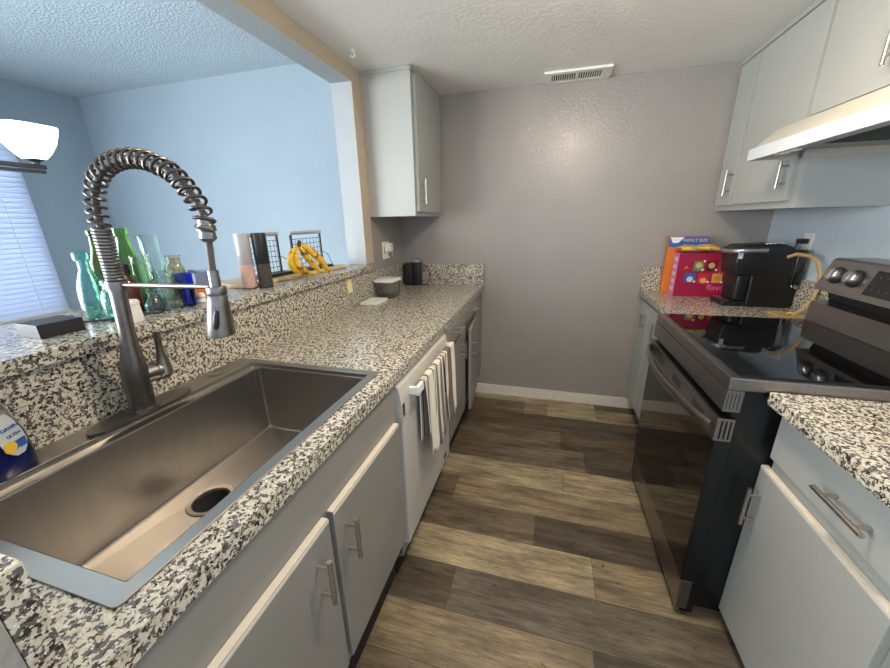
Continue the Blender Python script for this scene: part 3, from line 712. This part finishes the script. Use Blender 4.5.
door(r2, -2.016, -1.566, .068, .668, -1.603, (.470, .603), x0=1.1375, ud=-1, m='cab', hname='handle')
door(r2, -2.49, -2.045, .068, .668, x0=1.1375, ud=-1, m='cab')
def rtop(label, y0, y1, splash_end):
    t = thing('kitchen_worktop', label, 'countertop', (1.41, (y0+y1)/2, .876))
    b = nb(); bx(b, 1.080, XR, y0, y1, .876, .914, .004); P('slab', b, 'granite', t)
    P('backsplash', BX(XR-.022, XR-.0005, y0, y1-.024 if splash_end else y1, .9145, 1.066, .002), 'granite', t)
    if splash_end: P('backsplash', BX(1.082, XR-.0005, -.024, -.0005, .9145, 1.068, .002), 'granite', t)
rtop('granite worktop in the far right corner under the coffee maker', -.816, 0, True)
rtop('speckled granite worktop in the near right corner beside the range', -3.2, -1.580, False)

# ================================================================ RANGE
y0, y1 = -1.576, -.819
rg = thing('electric_range', 'stainless and black glass-top electric range on the right', 'stove', (1.35, (y0+y1)/2, 0))
P('body', BX(1.012, 1.66, y0+.013, y1-.003, .045, .905), 'blackm', rg)
b = nb(); bx(b, .984, 1.60, y0, y1, .906, .944, .003)
P('cooktop_frame', b, 'steelr', rg)
P('cooktop_glass', BX(1.012, 1.553, y0+.018, y1-.012, .9445, .9485, .001), 'blackg', rg)
b = nb(); prism(b, [(.982, .836), (.984, .905), (1.026, .905), (1.026, .836)], 'y', y0, y1)
P('front_panel', b, 'steelr', rg)
b = nb(); bx(b, .984, 1.024, y0+.002, y1-.002, .168, .812, .002); dg = P('oven_door', b, 'blackm', rg)
gl = obj('door_glass', shift(BX(.981, .9845, y0+.004, y1-.004, .170, .730, .0008), rg.location), 'blackg', dg)
b = nb(); bx(b, .976, 1.023, y0, y1, .734, .812, .003)
bnd = obj('door_top_band', shift(b, rg.location), 'steelr', dg)
for cy in (-1.44, -1.22, -1.0, -.88):
    b = nb()
    for k in (-1, 0, 1): bx(b, .9752, .9762, cy-.05, cy+.05, .770+k*.010, .774+k*.010)
    obj('vent_slots', shift(b, rg.location), 'dark', dg)
b = nb()
for k in range(3): bx(b, .987+k*.0115, .9925+k*.0115, y0-.0006, y0+.001, .742, .804)
obj('vent_slots', shift(b, rg.location), 'dark', dg)
b = nb(); pts = []
for k in range(25):
    t = k/24; y = y0+.012+(y1-y0-.024)*t; pts.append((.968-.052*math.sin(pi*t)**.8, y, .776+.006*math.sin(pi*t)))
tube(b, pts, .017, 14, flat=(.45, 1.0)); hn = obj('handle', shift(b, rg.location), 'steelr', dg, smooth=True)
P('drawer', BX(.984, 1.022, y0, y1, .032, .162, .004), 'steelr', rg)
for fx in (1.01, 1.56):
    for f_y in (y0+.015, y1-.055): P('foot', BX(fx, fx+.04, f_y, f_y+.04, 0, .045, .004), 'black', rg)
# side trim slots
b = nb()
for k in range(4): bx(b, .988+k*.009, .990+k*.009, y0-.0005, y0+.001, .845, .895)
P('side_slot', b, 'slot', rg)
# backguard
b = nb(); prism(b, [(1.556, .9486), (1.562, 1.030), (1.60, 1.038), (1.66, 1.038), (1.66, .9486)], 'y', y0, y1); P('rear_ledge', b, 'steelr', rg)
b = nb(); prism(b, [(1.615, 1.0385), (1.60, 1.083), (1.66, 1.083), (1.66, 1.0385)], 'y', y0+.01, y1-.01); P('vent_gap', b, 'dark', rg)
b = nb(); prism(b, [(1.556, 1.083), (1.597, 1.206), (1.612, 1.212), (1.735, 1.212), (1.735, 1.083)], 'y', y0, y1); bg_ = P('control_console', b, 'steelr', rg)
sl = Vector((.041, 0, .123)).normalized(); nrm = Vector((-sl.z, 0, sl.x))
def onface(y, h, off=0):   # point on the console face
    p = Vector((1.556, y, 1.083)) + sl*h + nrm*off; return p - rg.location
for y in (-.893, -.985, -1.405, -1.497):
    b = nb(); p = onface(y, .070)
    m4 = Matrix(((0, sl.x, nrm.x), (1, 0, nrm.y), (0, sl.z, nrm.z))).to_4x4()
    m4 = Matrix(((0, sl.x, nrm.x, 0), (1, 0, nrm.y, 0), (0, sl.z, nrm.z, 0), (0, 0, 0, 1)))
    lathe(b, [(.033, 0), (.033, .006), (.027, .008), (.026, .010)], n=28, M4=m4); bmesh.ops.translate(b, vec=p, verts=b.verts); kb = obj('burner_knob', b, 'blacks', rg, smooth=True)
    b = nb(); lathe(b, [(.026, .008), (.0265, .022), (.022, .028), (.001, .0285)], n=28, M4=m4)
    bmesh.ops.translate(b, vec=p, verts=b.verts); obj('knob_cap', b, 'knob', kb, smooth=True)
    b = nb(); lathe(b, [(.0045, .0), (.0045, .0305), (.001, .031)], n=8, M4=m4 @ Matrix.Diagonal((1, 4.0, 1, 1)))
    bmesh.ops.translate(b, vec=p, verts=b.verts); obj('knob_grip', b, 'knob', kb)
b = nb()
A = [onface(y, h, .0008) for y, h in ((-1.33, .022), (-1.33, .112), (-1.055, .112), (-1.055, .022))]; Bq = [onface(y, h, -.002) for y, h in ((-1.33, .022), (-1.33, .112), (-1.055, .112), (-1.055, .022))]
va = [b.verts.new(q) for q in A]; vb = [b.verts.new(q) for q in Bq]; b.faces.new(va); b.faces.new(vb[::-1])
for i in range(4): j = (i+1) % 4; b.faces.new((va[i], vb[i], vb[j], va[j]))
ds = obj('display_panel', b, 'blackg', rg)
b = nb()
for i in range(4):
    for j in range(3):
        y = -1.085-i*.028; h = .045+j*.022; q = onface(y, h, .0012)
        bmesh.ops.create_circle(b, cap_ends=True, radius=.0045, segments=10, matrix=Matrix.Translation(q) @ m4)
obj('touch_icon', b, 'slot', ds)

# ================================================================ RIGHT COUNTER ITEMS
# cereal box
cz = thing('cereal_box', 'tall orange and blue cereal box behind the red carton', 'box', (1.295, -.062, .9145), math.radians(-3))
obj('carton', BX(-.105, .105, -.026, .026, 0, .352), 'orange', cz)
obj('blue_header', BX(-.1045, .1045, -.0275, -.0262, .287, .350), 'bluep', cz)
b = nb(); prism(b, [(-.10, .347), (-.025, .347), (-.055, .312), (-.085, .312)], 'y', -.0285, -.0276); obj('white_flash', b, 'white', cz)
text('lettering', 'FAMILY SIZE', .026, 'yel', cz, axes((.035, -.0282, .328), (1, 0, 0), (0, 0, 1)), .0004, .95)
# red variety carton
rb = thing('snack_carton', 'crimson variety-pack carton left of the coffee maker', 'box', (1.392, -.165, .9145), math.radians(-1))
obj('carton', BX(-.170, .170, -.05, .05, 0, .262, .001), 'red', rb)
obj('side_panel', BX(-.1712, -.1702, -.049, .049, .002, .260), 'pink', rb)
def patch(px, pz, w, h, m, yy=-.0508):
    b = nb(); bx(b, px-w/2, px+w/2, yy-.0006, yy+.0006, pz-h/2, pz+h/2)
    return obj('snack_picture', b, m, rb)
def disc(px, pz, r, m, yy=-.0515, nm='snack_picture'):
    b = nb(); lathe(b, [(r, 0), (r, .0008)], n=20, M4=Matrix.Rotation(pi/2, 4, 'X')); bmesh.ops.translate(b, vec=(px, yy, pz), verts=b.verts); return obj(nm, b, m, rb)
patch(-.06, .185, .05, .058, 'greenp'); patch(.005, .185, .05, .058, 'choc'); patch(.068, .18, .05, .07, 'redd')
patch(-.095, .115, .055, .055, 'bluep'); patch(-.025, .115, .055, .055, 'redd'); patch(.045, .115, .052, .055, 'gold')
for px, pz, m in ((-.06, .19, 'gold'), (.005, .19, 'gold'), (.068, .19, 'gold'), (-.095, .106, 'lab'), (-.025, .10, 'gold'), (.045, .115, 'orange')): disc(px, pz, .017, m, -.0525)
for px, pz in ((-.038, .165), (.03, .165), (-.07, .093), (.0, .093), (.07, .093), (-.035, .215)): disc(px, pz, .006, 'white', -.0535)
b = nb(); prism(b, [(-.138, .165), (-.112, .172), (-.122, .188)], 'y', -.0518, -.0505); obj('orange_triangle', b, 'orange', rb)
text('lettering', 'flavor', .050, 'pink', rb, axes((.058, -.0512, .058), (1, 0, 0), (0, 0, 1)), .0004)
disc(.132, .060, .030, 'yel', -.0515, 'yellow_badge')
text('lettering', '10', .036, 'choc', rb, axes((.132, -.0528, .060), (1, 0, 0), (0, 0, 1)), .0004)
b = nb()
for i in range(5): bx(b, -.1722, -.1710, -.03, .03, .03+i*.045, .055+i*.045)
obj('side_print', b, 'lab', rb)
# chip bag on top
bgp = thing('snack_bag', 'yellow and gold snack bag lying on top of the red carton', 'bag', (1.345, -.160, 1.177), math.radians(-6))
b = nb(); R_ = []
for i in range(21):
    u = -1+2*i/20; row = []
    for j in range(9):
        a = 2*pi*j/9; w = .045*(1-.15*u*u); h = .020*(1-abs(u)**3)+.002+.002*math.sin(i*1.9+j)
        row.append(b.verts.new((u*.125, w*math.cos(a), .024+h*math.sin(a)+.004*math.sin(u*6))))
    R_.append(row)
for r0, r1_ in zip(R_, R_[1:]):
    for j in range(9): k = (j+1) % 9; b.faces.new((r0[j], r1_[j], r1_[k], r0[k]))
b.faces.new(R_[0]); b.faces.new(R_[-1][::-1]); obj('bag', b, 'gold', bgp, smooth=True)
for x_, w_, m_ in ((-.085, .05, 'yel'), (.0, .08, 'greenp'), (.005, .06, 'yel')):
    z_ = .026 if m_ != 'yel' or x_ < -.01 else .03
    obj('print', BX(x_-w_/2, x_+w_/2, -.0485, -.040, .014, .024 if m_ == 'greenp' else .032), m_, bgp)
# coffee maker (front faces the aisle, -x)
cm = thing('coffee_maker', 'black single-cup coffee maker with a silver handle', 'coffee maker', (1.513, -.375, .9145), math.radians(2))
b = nb(); prism(b, [(-.018, 0), (-.022, .18), (.150, .18), (.150, .105), (.185, .10), (.185, 0)], 'y', -.08, .08)
bmesh.ops.bevel(b, geom=b.edges[:], offset=.010, segments=3, affect='EDGES', profile=.6); obj('rear_body', b, 'black', cm, smooth=True)
b = nb(); prism(b, [(-.098, .165), (-.110, .235), (-.105, .300), (-.080, .322), (.09, .330), (.135, .312), (.148, .28), (.150, .165)], 'y', -.085, .085)
bmesh.ops.bevel(b, geom=b.edges[:], offset=.012, segments=3, affect='EDGES', profile=.6); obj('brew_head', b, 'black', cm, smooth=True)
b = nb(); bx(b, -.128, .02, -.075, .075, .0, .028, .012, 3); obj('drip_tray', b, 'black', cm, smooth=True)
b = nb(); bx(b, -.118, -.082, -.06, .06, .0285, .031); obj('drip_grate', b, 'nickel', cm)
b = nb(); bx(b, -.080, -.015, -.072, .072, .027, .175, .02, 3); obj('cup_housing', b, 'black', cm, smooth=True)
b = nb(); tube(b, [(.02, -.089, .298), (-.05, -.093, .297), (-.10, -.086, .293), (-.130, -.05, .290), (-.136, .0, .289), (-.130, .05, .290), (-.10, .086, .293), (-.05, .093, .297), (.02, .089, .298)], .011, 12, flat=(.5, 1)); obj('lid_handle', b, 'knob', cm, smooth=True)
b = nb(); bx(b, -.102, -.084, -.0875, -.085, .255, .290); obj('emblem', b, 'lab', cm)
text('lettering', 'K', .022, 'bluep', cm, axes((-.093, -.0880, .272), (1, 0, 0), (0, 0, 1)), .0003)
for i in range(5): obj('control_button', BX(.015+i*.020, .023+i*.020, -.070+i*.004, -.062+i*.004, .3255, .3325), 'lab', cm)
b = nb(); bx(b, .152, .200, -.092, .075, .106, .30, .014, 3); tk = obj('water_tank', b, 'plastic', cm, smooth=True)

# banana hanger / bamboo stand
wd = thing('bamboo_stand', 'bamboo banana hanger with a curved arm beside the range', 'stand', (1.63, -.63, .9145))
b = nb(); bx(b, -.095, -.03, -.045, .05, 0, .012, .003); bx(b, -.05, .075, -.055, -.02, 0.0005, .012, .003); obj('base', b, 'wood', wd)
b = nb(); tube(b, [(-.03, -.03, .012), (.005, -.02, .035), (.045, -.0, .075), (.072, .03, .13), (.078, .05, .20), (.06, .06, .255), (.03, .07, .28), (-.02, .08, .287), (-.05, .085, .272)], .009, 10, flat=(1.0, .6)); obj('curved_arm', b, 'wood', wd, smooth=True)
b = nb(); bx(b, -.045, -.01, -.025, -.01, .0145, .022, .003); obj('yellow_sticker', b, 'yel', wd)
# outlet right wall
o2 = thing('wall_outlet', 'white outlet with a black plug on the right wall above the coffee maker', 'outlet', (XR-.0005, -.375, 1.235))
obj('cover_plate', BX(-.006, 0, -.036, .036, -.058, .058, .002), 'white', o2)
b = nb(); bx(b, -.045, -.006, -.018, .018, .005, .03, .005); obj('plug', b, 'black', o2, smooth=True)
b = nb(); tube(b, [(-.04, 0, .015), (-.055, .0, -.03), (-.035, -.01, -.10), (-.03, .005, -.2), (-.04, .03, -.28)], .003, 8); obj('cord', b, 'black', o2, smooth=True)

# ================================================================ UPPER RIGHT
XU = 1.433
ur = thing('wall_cabinet', 'tall white two-door wall cabinet in the far right corner', 'cabinet', (1.587, -.395, 1.412))
P('carcass', BX(XU, XR-.001, -.787, -.0015, 1.412, ZC-.001), 'cab', ur)
P('top_moulding', BX(XU-.010, XU-.0005, -.787, -.002, 2.176, ZC-.001), 'cab', ur)
door(ur, -.222, -.035, 1.442, 2.160, -.200, (1.492, 1.625), x0=XU-.0005, ud=-1, m='cab', edge=False)
door(ur, -.738, -.244, 1.442, 2.160, -.712, (1.492, 1.600), x0=XU-.0005, ud=-1, m='cab', edge=False)
for z in (1.50, 2.05): P('hinge', BX(XU-.014, XU-.001, -.034, -.02, z, z+.05, .002), 'cab', ur)
uo = thing('wall_cabinet', 'short white wall cabinet above the range hood', 'cabinet', (1.587, -1.17, 1.735))
P('carcass', BX(XU, XR-.001, -1.56, -.7885, 1.735, ZC-.001), 'cab', uo)
P('top_moulding', BX(XU-.010, XU-.0005, -1.56, -.788, 2.176, ZC-.001), 'cab', uo)
door(uo, -1.165, -.758, 1.755, 2.160, -1.120, (1.808, 1.945), x0=XU-.0005, ud=-1, m='cab', edge=False)
door(uo, -1.55, -1.18, 1.755, 2.160, -1.285, (1.835, 1.965), x0=XU-.0005, ud=-1, m='cab', edge=False)
# hood
hd0, hd1 = -1.555, -.792
hf = -.757
ho = thing('range_hood', 'white slanted under-cabinet range hood over the stove', 'range hood', (1.45, -1.16, 1.60))
b = nb(); prism(b, [(1.238, 1.602), (1.238, 1.645), (1.250, 1.645), (1.250, 1.602)], 'y', hd0, hf); P('front_lip', b, 'offw', ho)
b = nb(); prism(b, [(1.2505, 1.645), (1.322, 1.716), (1.412, 1.7335), (1.735, 1.7335), (1.735, 1.728), (1.412, 1.728), (1.325, 1.710), (1.2545, 1.641)], 'y', hd0, hd1-.0) ; bm2 = b
prism(b, [(1.2505, 1.645), (1.322, 1.716), (1.412, 1.7335), (1.412, 1.602), (1.2505, 1.602)], 'y', hf-.004, hf)
prism(b, [(1.2505, 1.645), (1.322, 1.716), (1.412, 1.7335), (1.412, 1.728), (1.325, 1.710), (1.2545, 1.641)], 'y', hd1, hf-.004)
bx(b, 1.412, 1.735, hd1-.004, hd1, 1.602, 1.728); bx(b, 1.250, 1.735, hd0, hd0+.004, 1.602, 1.640); bx(b, 1.730, 1.736, hd0, hd1, 1.602, 1.728)
P('canopy', b, 'hoodtop', ho)
b = nb(); bx(b, 1.26, 1.73, hd0+.005, hd1-.005, 1.630, 1.634); P('underside_panel', b, 'steelr', ho)
b = nb(); bx(b, 1.33, 1.66, -1.35, -.98, 1.622, 1.6295); P('grease_filter', b, 'slot', ho)
b = nb(); bx(b, 1.252, 1.30, hd0+.005, hf-.006, 1.606, 1.629); P('switch_housing', b, 'cab', ho)
for y in (-.93, -1.0):
    b = nb(); bx(b, 1.262, 1.290, y-.02, y+.02, 1.601, 1.6055, .001); P('rocker_switch', b, 'white', ho)

# ================================================================ DINING CHANDELIER
ch = thing('chandelier', 'lit dining room chandelier with a frosted bowl shade on a metal arm', 'chandelier', (-1.5, -1.965, 1.62))
b = nb(); tube(b, [(0, 0, -.03), (0, 0, .83)], .011, 12); lathe(b, [(.03, -.05), (.03, .03)], n=24); lathe(b, [(.06, .80), (.065, .828)], n=24); obj('stem', b, 'chan', ch, smooth=True)
for k, a in enumerate((90, 180, 270, 0)):
    R4 = Matrix.Rotation(math.radians(a), 4, 'Z')
    b = nb(); bx(b, .02, .34, -.011, .011, -.010, .006, .002); bx(b, .02, .335, -.009, .009, -.026, -.014, .002); lathe(b, [(.012, .006), (.012, .014), (.030, .024), (.001, .026)], .315, 0, 20)
    bmesh.ops.transform(b, matrix=R4, verts=b.verts); am = obj('arm', b, 'chan', ch)
    b = nb(); prof = [(.032, .027), (.048, .048), (.066, .080), (.080, .125), (.082, .140)]
    lathe(b, prof + [(.078, .140), (.062, .082), (.044, .052), (.028, .033), (.001, .031)], .315, 0, 32, power=3.5); bmesh.ops.transform(b, matrix=R4, verts=b.verts)
    obj('lamp_shade', b, 'shade', ch, smooth=True)
